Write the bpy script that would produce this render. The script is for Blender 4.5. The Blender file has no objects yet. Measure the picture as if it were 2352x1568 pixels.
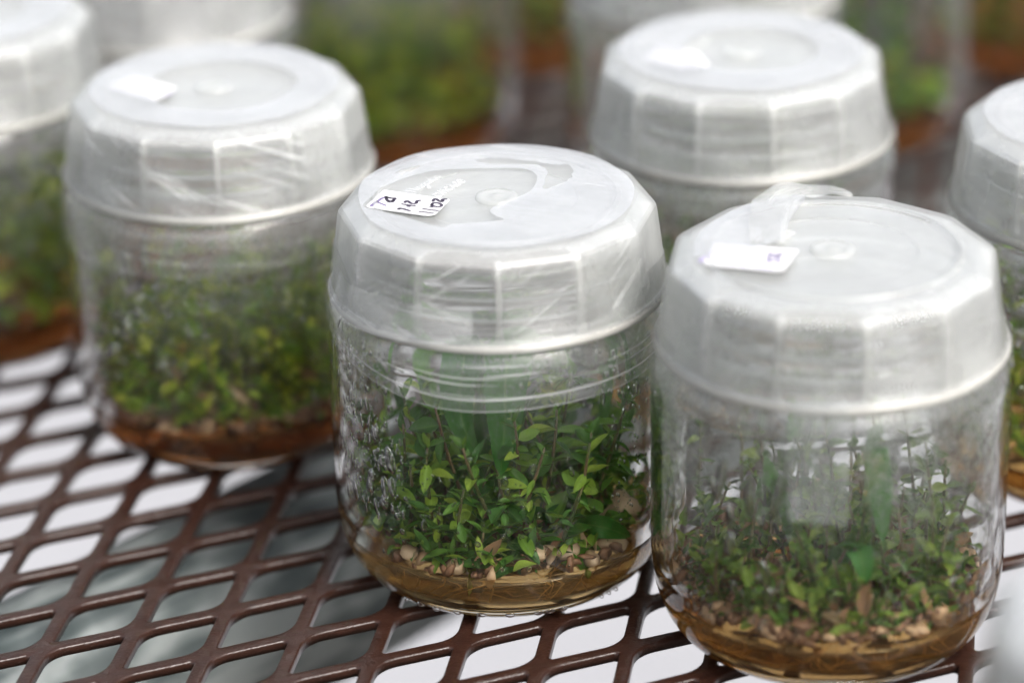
import bpy, bmesh, math, random
from mathutils import Vector, Matrix, noise

sc = bpy.context.scene
PI = math.pi
MM = 0.001
col = bpy.context.collection

# ---------------------------------------------------------------- camera
cam_d = bpy.data.cameras.new('camera')
cam_d.sensor_width = 36.0
cam_d.sensor_fit = 'HORIZONTAL'
cam_d.lens = 36.0 * 7409.24 / 2352.0
cam_d.clip_start = 0.01
cam_d.clip_end = 60.0
cam_d.dof.use_dof = True
cam_d.dof.focus_distance = 0.648
cam_d.dof.aperture_fstop = 5.4
cam_d.dof.aperture_blades = 0
cam = bpy.data.objects.new('camera', cam_d)
col.objects.link(cam)
R_ = Vector((0.99974165, -0.00930182, -0.02073899))
U_ = Vector((0.02272949, 0.40913444, 0.91219098))
F_ = Vector((0.0, 0.9124267, -0.40924016))
m = Matrix.Identity(4)
for i in range(3):
    m[i][0] = R_[i]; m[i][1] = U_[i]; m[i][2] = -F_[i]
m[2][3] = 0.31957
cam.matrix_world = m
sc.camera = cam

# ---------------------------------------------------------------- sky, sun, exposure
SUN_EL, SUN_AZ = math.radians(50), math.radians(142)      # azimuth from +y towards +x
world = bpy.data.worlds.new('World')
sc.world = world
world.use_nodes = True
wn, wl = world.node_tree.nodes, world.node_tree.links
wn.clear()
sky = wn.new('ShaderNodeTexSky')
sky.sky_type = 'NISHITA'
sky.sun_disc = False
sky.sun_elevation = SUN_EL
sky.sun_rotation = SUN_AZ
sky.air_density = 1.0
sky.dust_density = 6.0
sky.ozone_density = 1.0
hs = wn.new('ShaderNodeHueSaturation')
hs.inputs['Saturation'].default_value = 0.33
bg = wn.new('ShaderNodeBackground')
bg.inputs['Strength'].default_value = 0.15
wo = wn.new('ShaderNodeOutputWorld')
wl.new(sky.outputs[0], hs.inputs['Color'])
wl.new(hs.outputs[0], bg.inputs['Color'])
wl.new(bg.outputs[0], wo.inputs['Surface'])

sun_d = bpy.data.lights.new('sun', 'SUN')
sun_d.energy = 1.2
sun_d.angle = math.radians(20)
sun_d.color = (1.0, 0.97, 0.92)
sun = bpy.data.objects.new('sun', sun_d)
col.objects.link(sun)
sd = Vector((math.sin(SUN_AZ) * math.cos(SUN_EL), math.cos(SUN_AZ) * math.cos(SUN_EL), math.sin(SUN_EL)))
sun.rotation_euler = (-sd).to_track_quat('-Z', 'Y').to_euler()
sun.location = (0.8, 0.4, 2.0)

sc.view_settings.view_transform = 'Standard'
sc.view_settings.look = 'None'
sc.view_settings.exposure = 1.15
sc.view_settings.gamma = 1.0
sc.view_settings.use_curve_mapping = False
cy = sc.cycles
cy.max_bounces = 16
cy.transmission_bounces = 14
cy.transparent_max_bounces = 48
cy.diffuse_bounces = 7
cy.glossy_bounces = 6
cy.caustics_reflective = False
cy.caustics_refractive = True
cy.blur_glossy = 0.6
cy.sample_clamp_indirect = 6.0
cy.use_adaptive_sampling = True
cy.adaptive_threshold = 0.02
cy.use_denoising = True
try:
    cy.denoiser = 'OPENIMAGEDENOISE'
except Exception:
    pass


# ---------------------------------------------------------------- material helpers
class NT:
    def __init__(self, name):
        self.mat = bpy.data.materials.new(name)
        self.mat.use_nodes = True
        self.t = self.mat.node_tree
        self.t.nodes.clear()
        self.out = self.t.nodes.new('ShaderNodeOutputMaterial')

    def n(self, kind, **kw):
        nd = self.t.nodes.new('ShaderNode' + kind)
        for k, v in kw.items():
            if k in nd.inputs:
                self.set(nd.inputs[k], v)
            else:
                setattr(nd, k, v)
        return nd

    def set(self, sock, v):
        if isinstance(v, bpy.types.NodeSocket):
            self.t.links.new(v, sock)
        elif isinstance(v, bpy.types.Node):
            self.t.links.new(v.outputs[0], sock)
        else:
            if hasattr(sock.default_value, '__len__') and not hasattr(v, '__len__'):
                v = (v, v, v, 1)
            if hasattr(sock.default_value, '__len__') and len(v) == 3 and len(sock.default_value) == 4:
                v = (*v, 1)
            sock.default_value = v

    def mixsh(self, fac, a, b):
        nd = self.t.nodes.new('ShaderNodeMixShader')
        self.set(nd.inputs[0], fac); self.set(nd.inputs[1], a); self.set(nd.inputs[2], b)
        return nd

    def math(self, op, a, b=None, clamp=False):
        nd = self.t.nodes.new('ShaderNodeMath')
        nd.operation = op; nd.use_clamp = clamp
        self.set(nd.inputs[0], a)
        if b is not None:
            self.set(nd.inputs[1], b)
        return nd

    def ramp(self, fac, stops, interp='LINEAR'):
        nd = self.t.nodes.new('ShaderNodeValToRGB')
        self.set(nd.inputs[0], fac)
        cr = nd.color_ramp
        cr.interpolation = interp
        while len(cr.elements) < len(stops):
            cr.elements.new(0.5)
        for e, (p, c) in zip(cr.elements, stops):
            e.position = p
            e.color = c if len(c) == 4 else (*c, 1)
        return nd

    def mixc(self, fac, a, b, blend='MIX'):
        nd = self.t.nodes.new('ShaderNodeMix')
        nd.data_type = 'RGBA'; nd.blend_type = blend
        self.set(nd.inputs[0], fac); self.set(nd.inputs[6], a); self.set(nd.inputs[7], b)
        return nd.outputs[2]

    def mapping(self, src, scale=(1, 1, 1), rot=(0, 0, 0), loc=(0, 0, 0)):
        nd = self.n('Mapping')
        nd.inputs['Scale'].default_value = scale
        nd.inputs['Rotation'].default_value = rot
        nd.inputs['Location'].default_value = loc
        self.set(nd.inputs['Vector'], src)
        return nd

    def done(self, sh):
        self.t.links.new(sh.outputs[0], self.out.inputs['Surface'])
        return self.mat


def plastic_mat(name, opacity, tint=(0.93, 0.94, 0.93), rough=0.22, trans=0.45, var=0.12, dirt=0.0):
    k = NT(name)
    tc = k.n('TexCoord')
    ns = k.n('TexNoise', Vector=k.mapping(tc.outputs['Object'], (140, 140, 140)), Scale=1.0, Detail=4.0)
    op = k.math('ADD', k.math('MULTIPLY', k.math('SUBTRACT', ns.outputs['Fac'], 0.5), var * 2), opacity, clamp=True)
    dif = k.n('BsdfDiffuse', Color=tint)
    trl = k.n('BsdfTranslucent', Color=tint)
    body = k.mixsh(trans, dif, trl)
    tr = k.n('BsdfTransparent', Color=(0.985, 0.99, 0.985))
    a = k.mixsh(op, tr, body)
    bump = k.n('Bump', Strength=0.25, Distance=0.0004,
               Height=k.n('TexNoise', Vector=k.mapping(tc.outputs['Object'], (420, 420, 160)), Scale=1.0, Detail=3.0).outputs['Fac'])
    gl = k.n('BsdfGlossy', Color=(1, 1, 1), Roughness=rough, Normal=bump)
    fr = k.n('Fresnel', IOR=1.4, Normal=bump)
    return k.done(k.mixsh(k.math('MULTIPLY', fr, 0.55), a, gl))


def film_mat(name, base, streak, angle=0.0, freq=0.9, stretch=0.035, rough=0.2, seed=0.0, tint=(0.9, 0.92, 0.92), gloss=0.85):
    """thin clear sealing film: faint milky body with stretch creases running along it (UV is in millimetres)"""
    k = NT(name)
    tc = k.n('TexCoord')
    rot = k.mapping(tc.outputs['UV'], (1, 1, 1), (0, 0, angle), (seed, seed * 1.7, 0))
    st = k.n('TexNoise', Vector=k.mapping(rot, (stretch, freq, 1)), Scale=1.0, Detail=6.0, Roughness=0.65, Distortion=0.3)
    line = k.ramp(st.outputs['Fac'], [(0.55, (0, 0, 0)), (0.62, (1, 1, 1)), (0.66, (0.2, 0.2, 0.2)), (0.75, (0.7, 0.7, 0.7))])
    cl = k.n('TexNoise', Vector=k.mapping(rot, (0.06, 0.12, 1)), Scale=1.0, Detail=2.0)
    lv = k.math('MULTIPLY', line.outputs[0], k.math('MULTIPLY', cl.outputs['Fac'], streak * 2))
    b = k.math('MULTIPLY', k.math('ADD', cl.outputs['Fac'], 0.4), base * 1.1)
    op = k.math('ADD', b, lv, clamp=True)
    dif = k.n('BsdfDiffuse', Color=tint)
    trl = k.n('BsdfTranslucent', Color=tint)
    a = k.mixsh(op, k.n('BsdfTransparent', Color=(1, 1, 1)), k.mixsh(0.4, dif, trl))
    bump = k.n('Bump', Strength=0.55, Distance=0.0005, Height=st.outputs['Fac'])
    gl = k.n('BsdfGlossy', Color=(1, 1, 1), Roughness=rough, Normal=bump)
    fr = k.n('Fresnel', IOR=1.4, Normal=bump)
    return k.done(k.mixsh(k.math('MULTIPLY', fr, gloss), a, gl))


def glass_mat(name, color, ior, rough=0.0, wav=0.0):
    k = NT(name)
    kw = {}
    if wav:
        tc = k.n('TexCoord')
        ns = k.n('TexNoise', Vector=k.mapping(tc.outputs['Object'], (110, 110, 60)), Scale=1.0, Detail=2.0)
        kw['Normal'] = k.n('Bump', Strength=wav, Distance=0.0006, Height=ns.outputs['Fac'])
    return k.done(k.n('BsdfGlass', Color=color, IOR=ior, Roughness=rough, **kw))


def fog_mat(name, lo, hi, zlo, zhi, seed):
    """fine condensation on the inside of the glass: patchy milky veil with tiny beads, denser towards the shoulder"""
    k = NT(name)
    tc = k.n('TexCoord')
    ob = tc.outputs['Object']
    sep = k.n('SeparateXYZ', Vector=ob)
    h = k.n('MapRange', Value=sep.outputs['Z'])
    h.inputs['From Min'].default_value = zlo * MM; h.inputs['From Max'].default_value = zhi * MM
    h.inputs['To Min'].default_value = lo; h.inputs['To Max'].default_value = hi
    big = k.n('TexNoise', Vector=k.mapping(ob, (70, 70, 45), loc=(seed, 0, 0)), Scale=1.0, Detail=3.0)
    fine = k.n('TexVoronoi', Vector=k.mapping(ob, (1500, 1500, 1000)), Scale=1.0)
    runs = k.n('TexNoise', Vector=k.mapping(ob, (420, 420, 26), loc=(seed, 3, 0)), Scale=1.0, Detail=3.0)
    patch = k.ramp(big.outputs['Fac'], [(0.3, (0.45, 0.45, 0.45)), (0.62, (1, 1, 1))])
    rn = k.ramp(runs.outputs['Fac'], [(0.34, (0.55, 0.55, 0.55)), (0.52, (1, 1, 1))])
    fn = k.ramp(fine.outputs['Distance'], [(0.15, (1, 1, 1)), (0.55, (0.28, 0.28, 0.28))])
    op = k.math('MULTIPLY', k.math('MULTIPLY', h, patch.outputs[0]), k.math('MULTIPLY', k.math('MULTIPLY', fn.outputs[0], 2.1), rn.outputs[0]), clamp=True)
    body = k.mixsh(0.65, k.n('BsdfDiffuse', Color=(0.62, 0.63, 0.62)), k.n('BsdfTranslucent', Color=(0.62, 0.63, 0.62)))
    return k.done(k.mixsh(op, k.n('BsdfTransparent', Color=(1, 1, 1)), body))


def leaf_mat(name, stops, attr=None, rough=0.38, trans=0.3):
    k = NT(name)
    if attr:
        rnd = k.n('Attribute', attribute_name=attr).outputs['Fac']
    else:
        rnd = k.n('ObjectInfo').outputs['Random']
    tc = k.n('TexCoord')
    base = k.ramp(rnd, stops)
    ns = k.n('TexNoise', Vector=tc.outputs['UV'], Scale=5.0, Detail=3.0)
    c = k.mixc(k.math('MULTIPLY', ns.outputs['Fac'], 0.35), base.outputs[0], (0.01, 0.03, 0.008))
    uv = k.n('SeparateXYZ', Vector=tc.outputs['UV'])
    mid = k.math('ABSOLUTE', k.math('SUBTRACT', uv.outputs['X'], 0.5))
    rib = k.ramp(mid, [(0.0, (1, 1, 1)), (0.05, (0, 0, 0))])
    c = k.mixc(k.math('MULTIPLY', rib.outputs[0], 0.4), c, (0.22, 0.32, 0.1))
    p = k.n('BsdfPrincipled', **{'Base Color': c, 'Roughness': rough, 'IOR': 1.45, 'Specular IOR Level': 0.22})
    t = k.n('BsdfTranslucent', Color=k.mixc(0.5, c, (0.16, 0.34, 0.03)))
    return k.done(k.mixsh(trans, p, t))


def simple_mat(name, c1, c2, scale=300.0, rough=0.6, bump=0.0, spec=0.5, metal=0.0, detail=5.0, coord='Object'):
    k = NT(name)
    tc = k.n('TexCoord')
    ns = k.n('TexNoise', Vector=tc.outputs[coord], Scale=scale, Detail=detail)
    cr = k.ramp(ns.outputs['Fac'], [(0.3, c1), (0.7, c2)])
    kw = {'Base Color': cr.outputs[0], 'Roughness': rough, 'Metallic': metal, 'Specular IOR Level': spec}
    p = k.n('BsdfPrincipled', **kw)
    if bump:
        b = k.n('Bump', Strength=bump, Distance=0.0005, Height=ns.outputs['Fac'])
        k.set(p.inputs['Normal'], b)
    return k.done(p)


# ---------------------------------------------------------------- mesh helpers
def tag(o, label=None, cat=None, group=None, kind=None):
    if label: o['label'] = label
    if cat: o['category'] = cat
    if group: o['group'] = group
    if kind: o['kind'] = kind
    return o


def link(name, me, mat=None, parent=None, smooth=True):
    o = bpy.data.objects.new(name, me)
    col.objects.link(o)
    if mat is not None and me is not None and not me.materials:
        me.materials.append(mat)
    if parent is not None:
        o.parent = parent
    if smooth and me is not None and len(me.polygons):
        me.polygons.foreach_set('use_smooth', [True] * len(me.polygons))
    return o


def empty(name, loc=(0, 0, 0)):
    o = bpy.data.objects.new(name, None)
    o.empty_display_size = 0.01
    o.location = loc
    col.objects.link(o)
    return o


def mesh(name, v, f, uv=None):
    me = bpy.data.meshes.new(name)
    me.from_pydata([tuple(p) for p in v], [], f)
    if uv is not None:
        l = me.uv_layers.new(name='UVMap')
        for lp in me.loops:
            l.data[lp.index].uv = uv[lp.vertex_index]
    me.update()
    return me


def catmull(pts, sub):
    out = []
    n = len(pts)
    for i in range(n - 1):
        p0, p1, p2, p3 = (Vector(pts[max(i - 1, 0)]), Vector(pts[i]), Vector(pts[i + 1]), Vector(pts[min(i + 2, n - 1)]))
        for s in range(sub):
            t = s / sub
            out.append(0.5 * ((2 * p1) + (p2 - p0) * t + (2 * p0 - 5 * p1 + 4 * p2 - p3) * t * t + (3 * p1 - p0 - 3 * p2 + p3) * t ** 3))
    out.append(Vector(pts[-1]))
    return out


def lathe(name, prof, seg=72, closed=False, rfun=None):
    """prof: list of (r, z) in mm; r == 0 makes a pole"""
    v, f, rings = [], [], []
    for r, z in prof:
        if r <= 1e-6:
            rings.append([len(v)]); v.append((0, 0, z * MM))
        else:
            ring = []
            for i in range(seg):
                a = 2 * PI * i / seg
                ring.append(len(v)); v.append((r * MM * math.sin(a), -r * MM * math.cos(a), z * MM))
            rings.append(ring)
    pairs = list(zip(rings[:-1], rings[1:]))
    if closed:
        pairs.append((rings[-1], rings[0]))
    for a, b in pairs:
        if len(a) == 1 and len(b) == 1:
            continue
        for i in range(seg):
            j = (i + 1) % seg
            if len(a) == 1:
                f.append((a[0], b[j], b[i]))
            elif len(b) == 1:
                f.append((a[i], a[j], b[0]))
            else:
                f.append((a[i], a[j], b[j], b[i]))
    return mesh(name, v, f)


def tube(v, f, pts, radii, seg=6):
    """append a tube through pts to vertex/face lists"""
    base = len(v)
    up = Vector((0.31, 0.17, 0.93))
    n = len(pts)
    for i, p in enumerate(pts):
        d = (pts[min(i + 1, n - 1)] - pts[max(i - 1, 0)])
        if d.length < 1e-9: d = Vector((0, 0, 1))
        d.normalize()
        x = d.cross(up)
        if x.length < 1e-4: x = d.cross(Vector((1, 0, 0)))
        x.normalize(); y = d.cross(x)
        r = radii[i] if hasattr(radii, '__len__') else radii
        for s in range(seg):
            a = 2 * PI * s / seg
            v.append(p + x * (r * math.cos(a)) + y * (r * math.sin(a)))
    for i in range(n - 1):
        for s in range(seg):
            t = (s + 1) % seg
            f.append((base + i * seg + s, base + i * seg + t, base + (i + 1) * seg + t, base + (i + 1) * seg + s))
    f.append(tuple(base + s for s in range(seg))[::-1])
    f.append(tuple(base + (n - 1) * seg + s for s in range(seg)))


def stroke_mesh(name, strokes, width, z0, z1, flat=True):
    """raised pen strokes: round ribbons through 2D points (mm)"""
    v, f = [], []
    for st in strokes:
        pts = catmull([(x, y, 0) for x, y in st], 5) if len(st) > 2 else [Vector((x, y, 0)) for x, y in st]
        n = len(pts)
        base = len(v)
        for i, p in enumerate(pts):
            d = pts[min(i + 1, n - 1)] - pts[max(i - 1, 0)]
            d = d.normalized() if d.length > 1e-9 else Vector((1, 0, 0))
            s = Vector((-d.y, d.x, 0)) * (width / 2) * (0.82 if i in (0, n - 1) else 1.0)
            q = p - d * (width * 0.35) if i == 0 else (p + d * (width * 0.35) if i == n - 1 else p)
            for w, z in ((-1, z0), (-0.8, z1), (0.8, z1), (1, z0)):
                v.append(((q.x + s.x * w) * MM, (q.y + s.y * w) * MM, z * MM))
        for i in range(n - 1):
            a, b = base + i * 4, base + (i + 1) * 4
            for s in range(3):
                f.append((a + s, a + s + 1, b + s + 1, b + s))
        f.append((base, base + 3, base + 2, base + 1))
        e = base + (n - 1) * 4
        f.append((e, e + 1, e + 2, e + 3))
    return mesh(name, v, f)


# ---------------------------------------------------------------- setting: ground
M_conc = simple_mat('pale_concrete', (0.23, 0.23, 0.24), (0.28, 0.28, 0.295), 3.0, 0.9, 0.1)
M_dark_ground = simple_mat('dark_ground', (0.012, 0.010, 0.008), (0.035, 0.026, 0.02), 14.0, 0.95, 0.6)


def sheet(name, x0, x1, y0, y1, z, nx, ny, mat, amp=0.0, fr=8.0):
    v, f = [], []
    for j in range(ny + 1):
        for i in range(nx + 1):
            x = x0 + (x1 - x0) * i / nx; y = y0 + (y1 - y0) * j / ny
            zz = z + (amp * noise.noise((x * fr, y * fr, 1.3)) if amp else 0)
            v.append((x, y, zz))
    for j in range(ny):
        for i in range(nx):
            a = j * (nx + 1) + i
            f.append((a, a + 1, a + nx + 2, a + nx + 1))
    return tag(link(name, mesh(name, v, f), mat), kind='structure')


sheet('ground', -15, 15, -12, 25, -0.74, 150, 185, M_dark_ground, 0.02, 3.0)  # unseen part near the camera is made dark to dim reflections in the glass
sheet('path', -15, 15, 1.05, 2.36, -0.70, 60, 4, M_conc)  # pale ground cut to a strip so the jars reflect dark ground

# ---------------------------------------------------------------- galvanised pipe under the table
k = NT('galvanised_zinc')
tc = k.n('TexCoord')
vo = k.n('TexVoronoi', Vector=k.mapping(tc.outputs['Object'], (150, 150, 60)), Scale=1.0)
n1 = k.n('TexNoise', Vector=k.mapping(tc.outputs['Object'], (260, 260, 14)), Scale=1.0, Detail=4.0)
n2 = k.n('TexNoise', Vector=tc.outputs['Object'], Scale=60.0, Detail=5.0)
mixv = k.math('ADD', k.math('MULTIPLY', vo.outputs['Distance'], 0.3), k.math('ADD', k.math('MULTIPLY', n1.outputs['Fac'], 0.5), k.math('MULTIPLY', n2.outputs['Fac'], 0.45)))
cr = k.ramp(mixv, [(0.45, (0.045, 0.06, 0.06)), (0.58, (0.10, 0.12, 0.12)), (0.72, (0.27, 0.295, 0.29))])
M_zinc = k.done(k.n('BsdfPrincipled', **{'Base Color': cr.outputs[0], 'Roughness': 0.55, 'Metallic': 0.25,
                                         'Normal': k.n('Bump', Strength=0.3, Distance=0.001, Height=mixv)}))
pipe_r = 27.0
pm = lathe('pipe', [(pipe_r - 2.5, -700), (pipe_r, -700), (pipe_r, 700), (pipe_r - 2.5, 700)], 48, closed=True)
pipe = link('support_pipe', pm, M_zinc)
pipe.rotation_mode = 'QUATERNION'
pdir = Vector((0.655, 0.755, 0.0)).normalized()
pipe.rotation_quaternion = pdir.to_track_quat('Z', 'Y')
pipe.location = Vector((-0.0790 + 0.0195, 0.6888 - 0.0175, -0.0455)) + pdir * 0.02
tag(pipe, 'thick grey galvanised steel pipe running diagonally below the brown mesh table', 'pipe')

# ---------------------------------------------------------------- expanded metal table top
k = NT('brown_enamel')
tc = k.n('TexCoord')
n1 = k.n('TexNoise', Vector=tc.outputs['Object'], Scale=260.0, Detail=4.0)
n2 = k.n('TexNoise', Vector=tc.outputs['Object'], Scale=1500.0, Detail=2.0)
cr = k.ramp(n1.outputs['Fac'], [(0.3, (0.019, 0.0075, 0.005)), (0.7, (0.029, 0.012, 0.008))])
chip = k.ramp(n2.outputs['Fac'], [(0.68, (0, 0, 0)), (0.74, (1, 1, 1))])
cc = k.mixc(k.math('MULTIPLY', chip.outputs[0], 0.25), cr.outputs[0], (0.12, 0.09, 0.08))
hgt = k.math('ADD', n1.outputs['Fac'], k.math('MULTIPLY', n2.outputs['Fac'], 0.25))
M_enamel = k.done(k.n('BsdfPrincipled', **{'Base Color': cc, 'Roughness': 0.29, 'Specular IOR Level': 0.42,
                                           'Normal': k.n('Bump', Strength=0.55, Distance=0.0007, Height=hgt)}))

LA = math.radians(22.104)
ex, ey = Vector((math.cos(LA), math.sin(LA))), Vector((-math.sin(LA), math.cos(LA)))
LL, SW = 19.568 * MM, 32.143 * MM
LO = Vector((-0.085341, 0.632636))


def round_poly(pts, radii, ns, nc):
    """rounded rhombus as 4 runs of points; returns list with ns points per side between corner centres"""
    out = []
    n = len(pts)
    arcs = []
    for i in range(n):
        p, a, b = pts[i], pts[i - 1], pts[(i + 1) % n]
        da, db = (a - p).normalized(), (b - p).normalized()
        ang = da.angle(db)
        t = radii[i] / math.tan(ang / 2)
        s, e = p + da * t, p + db * t
        c = p + (da + db).normalized() * (radii[i] / math.sin(ang / 2))
        run = []
        for q in range(nc + 1):
            w = s.lerp(e, q / nc)
            run.append(c + (w - c).normalized() * radii[i])
        arcs.append(run)
    return arcs


def grate():
    v, f = [], []
    e3, n3 = ex, ey
    va = e3 * (LL / 2) + n3 * (SW / 2)                 # slanted side of the rhombus
    he = e3 * LL
    key = {}

    def vert(x, y, z):
        kk = (round(x * 1e6), round(y * 1e6), round(z * 1e6))
        if kk not in key:
            key[kk] = len(v); v.append((x, y, z))
        return key[kk]
    # local rhombus corners relative to cell centre, in order: acute right-top, obtuse left-top, acute left-bottom, obtuse right-bottom
    cor = [(he + va) / 2, (va - he) / 2, -(he + va) / 2, (he - va) / 2]
    sw = 1.47 * MM                                     # half strand width

    def inset(d):
        hs_ = (SW / 2 - 2 * d) / (SW / 2)              # scale for slanted extent
        sl = va.length; sinang = (SW / 2) / sl
        hl = (LL - 2 * d / sinang) / LL
        a = va * hs_; h = he * hl
        return [(h + a) / 2, (a - h) / 2, -(h + a) / 2, (h - a) / 2]
    nc = 6
    rings = []
    for d, z in ((sw - 0.42 * MM, 0.0), (sw - 0.12 * MM, -0.10 * MM), (sw, -0.38 * MM), (sw + 0.03 * MM, -2.0 * MM)):
        arcs = round_poly(inset(d), [0.8 * MM, 7.2 * MM, 0.8 * MM, 7.2 * MM], 0, nc)
        ring = [p for run in arcs for p in run]
        rings.append((ring, z))
    # outer boundary samples, matched to the ring: corner i repeated for the arc, so build per-arc points
    outer = []
    for i in range(4):
        p, a, b = cor[i], cor[i - 1], cor[(i + 1) % 4]
        for q in range(nc + 1):
            w = (q / nc - 0.5) * 2
            outer.append(p + ((b - p) * (w * 0.33) if w > 0 else (a - p) * (-w * 0.33)))
    N = len(outer)
    rr = random.Random(5)
    for j in range(-34, 60):
        for i in range(-80, 90):
            c = LO + e3 * ((i + 0.5) * LL - j * LL / 2) - n3 * (j * SW / 2)
            if not (-0.27 < c.x < 0.33 and -0.12 < c.y < 1.12):
                continue
            if abs(c.x) > max(0.16, 0.07 + c.y * 0.20):
                continue
            jit = lambda: (rr.random() - 0.5) * 0.0 * MM
            o_t = [vert(c.x + p.x, c.y + p.y, 0.0) for p in outer]
            o_b = [vert(c.x + p.x, c.y + p.y, -2.0 * MM) for p in outer]
            ids = []
            for ring, z in rings:
                b = len(v)
                for p in ring:
                    v.append((c.x + p.x, c.y + p.y, z))
                ids.append(list(range(b, b + N)))
            seq = [o_t] + ids + [o_b]
            for A, B in zip(seq[:-1], seq[1:]):
                for s in range(N):
                    t = (s + 1) % N
                    q = (A[s], A[t], B[t], B[s])
                    if len(set(q)) == 4:
                        f.append(q)
    me = mesh('mesh_top', v, f)
    # gentle unevenness of the pressed strands
    for vt in me.vertices:
        vt.co.z += 0.16 * MM * noise.noise((vt.co.x * 90, vt.co.y * 90, 0.5))
        vt.co.x += 0.14 * MM * noise.noise((vt.co.x * 160, vt.co.y * 160, 3.5))
        vt.co.y += 0.14 * MM * noise.noise((vt.co.x * 160, vt.co.y * 160, 7.5))
    return me


table = empty('mesh_table', (0, 0, -0.0002))
tag(table, 'dark brown enamelled expanded metal mesh table top under all the jars', 'table')
link('mesh_top', grate(), M_enamel, table)

# ---------------------------------------------------------------- jar building blocks
GLASS_OUT = [(0, 1.6), (14, 1.5), (20, 1.2), (22.6, 0.35), (24.6, 0), (26.9, 0.45), (29.3, 1.9), (31.5, 4.4), (33.3, 8.0),
             (34.6, 13), (35.1, 20), (35.1, 36), (35.1, 50), (34.9, 55), (34.2, 59.3), (32.9, 61.6), (31.0, 62.8), (30.0, 64.0),
             (29.6, 65.6), (29.8, 67.0), (30.5, 67.9), (29.8, 68.8), (29.6, 70.2), (29.8, 71.4), (30.5, 72.3), (29.8, 73.2), (29.6, 75.2), (29.3, 76.2), (28.6, 76.7)]
GLASS_IN = [(27.9, 76.4), (27.4, 75.4), (27.3, 70), (27.4, 65.2), (28.6, 62.6), (30.8, 60.2), (32.2, 57.2), (32.8, 52), (32.9, 36), (32.9, 20),
            (32.3, 14.5), (31.2, 10.0), (29.2, 6.8), (26.4, 4.9), (22.5, 4.0), (14, 3.8), (0, 3.8)]
gp = [tuple(p[:2]) for p in catmull([(r, z, 0) for r, z in GLASS_OUT], 3)]
gi = [tuple(p[:2]) for p in catmull([(r, z, 0) for r, z in GLASS_IN], 3)]
fix = lambda L: [(0 if abs(r) < 0.3 else max(r, 0), z) for r, z in L]
glass_me = lathe('glass_jar', fix(gp) + fix(gi), 80)


def inner_r(z):
    pts = [(z_, r_) for r_, z_ in GLASS_IN][::-1]
    for (z0, r0), (z1, r1) in zip(pts[:-1], pts[1:]):
        if z0 <= z <= z1 and z1 > z0:
            return r0 + (r1 - r0) * (z - z0) / (z1 - z0)
    return 32.9


def gel_mesh(level, seed):
    zs = [3.45, 3.45, 4.5, 6.3, 9.2]
    prof = [(0, 3.65), (14, 3.65), (22.6, 3.85), (26.6, 4.75), (29.4, 6.65), (31.35, 9.9)]
    prof = [p for p in prof if p[1] < level]
    prof += [(inner_r(level + 1.3) + 0.2, level + 1.3), (inner_r(level) - 0.7, level + 0.35)] + [(r_, level) for r_ in (30.2, 29.4, 28.7, 28, 27, 26, 25, 24, 23, 22, 21, 20, 18.5, 17, 15.5, 14, 12, 10, 8, 6, 4, 2, 0)]
    me = lathe('gel', prof, 112)
    for vt in me.vertices:
        r = math.hypot(vt.co.x, vt.co.y)
        if vt.co.z > (level - 1) * MM and r < 31.5 * MM:
            vt.co.z += 1.0 * MM * noise.noise((vt.co.x * 170 + seed, vt.co.y * 170, 2.2)) + 0.45 * MM * noise.noise((vt.co.x * 520 + seed, vt.co.y * 520, 5.2))
    return me


# lid, twelve flats that run out into a round skirt
LID = [(33.2, 62.3, 0), (34.1, 62.4, 0), (34.45, 62.9, 0), (34.45, 63.6, 0), (34.1, 64.15, 0), (33.75, 64.5, 0.02), (33.7, 65.5, 0.15), (33.6, 67.2, 0.5),
       (33.4, 69.5, 0.85), (33.1, 72, 1), (32.7, 75, 1), (32.3, 78.0, 1), (32.05, 79.2, 1), (31.3, 80.1, 1), (29.2, 81.2, 1), (28.6, 81.4, 0.9), (27.6, 81.5, 0.55),
       (26.0, 81.55, 0.2), (25.2, 81.6, 0), (24.9, 82.0, 0), (24.1, 82.05, 0), (23.6, 81.55, 0), (22.8, 81.3, 0), (16.4, 81.3, 0), (16.0, 81.15, 0), (10, 81.15, 0), (4.6, 81.2, 0), (0, 81.2, 0)]


def poly_k(a, w):
    d = ((math.degrees(a) + 15) % 30) - 15           # 0 at corners
    d = abs(d)
    kk = math.cos(math.radians(15)) / math.cos(math.radians(15 - d))
    kk = min(kk, 0.9965)
    return 1 - w + w * kk


def lid_r(a, z):
    for (r0, z0, w0), (r1, z1, w1) in zip(LID[3:14], LID[4:15]):
        if z0 <= z <= z1:
            t = (z - z0) / (z1 - z0)
            return (r0 + (r1 - r0) * t) * poly_k(a, w0 + (w1 - w0) * t)
    return LID[3][0] if z < 64 else LID[13][0]


def lid_mesh():
    seg = 120
    v, f, rings = [], [], []
    for r, z, w in LID:
        if r < 1e-6:
            rings.append([len(v)]); v.append((0, 0, z * MM)); continue
        ring = []
        for i in range(seg):
            a = 2 * PI * i / seg
            q = r * poly_k(a, w)
            ring.append(len(v)); v.append((q * MM * math.sin(a), -q * MM * math.cos(a), z * MM))
        rings.append(ring)
    for A, B in zip(rings[:-1], rings[1:]):
        for i in range(seg):
            j = (i + 1) % seg
            if len(B) == 1: f.append((A[i], A[j], B[0]))
            else: f.append((A[i], A[j], B[j], B[i]))
    me = mesh('lid', v, f)
    me.polygons.foreach_set('use_smooth', [True] * len(me.polygons))
    me.set_sharp_from_angle(angle=math.radians(11))
    return me


lid_me = lid_mesh()
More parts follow.
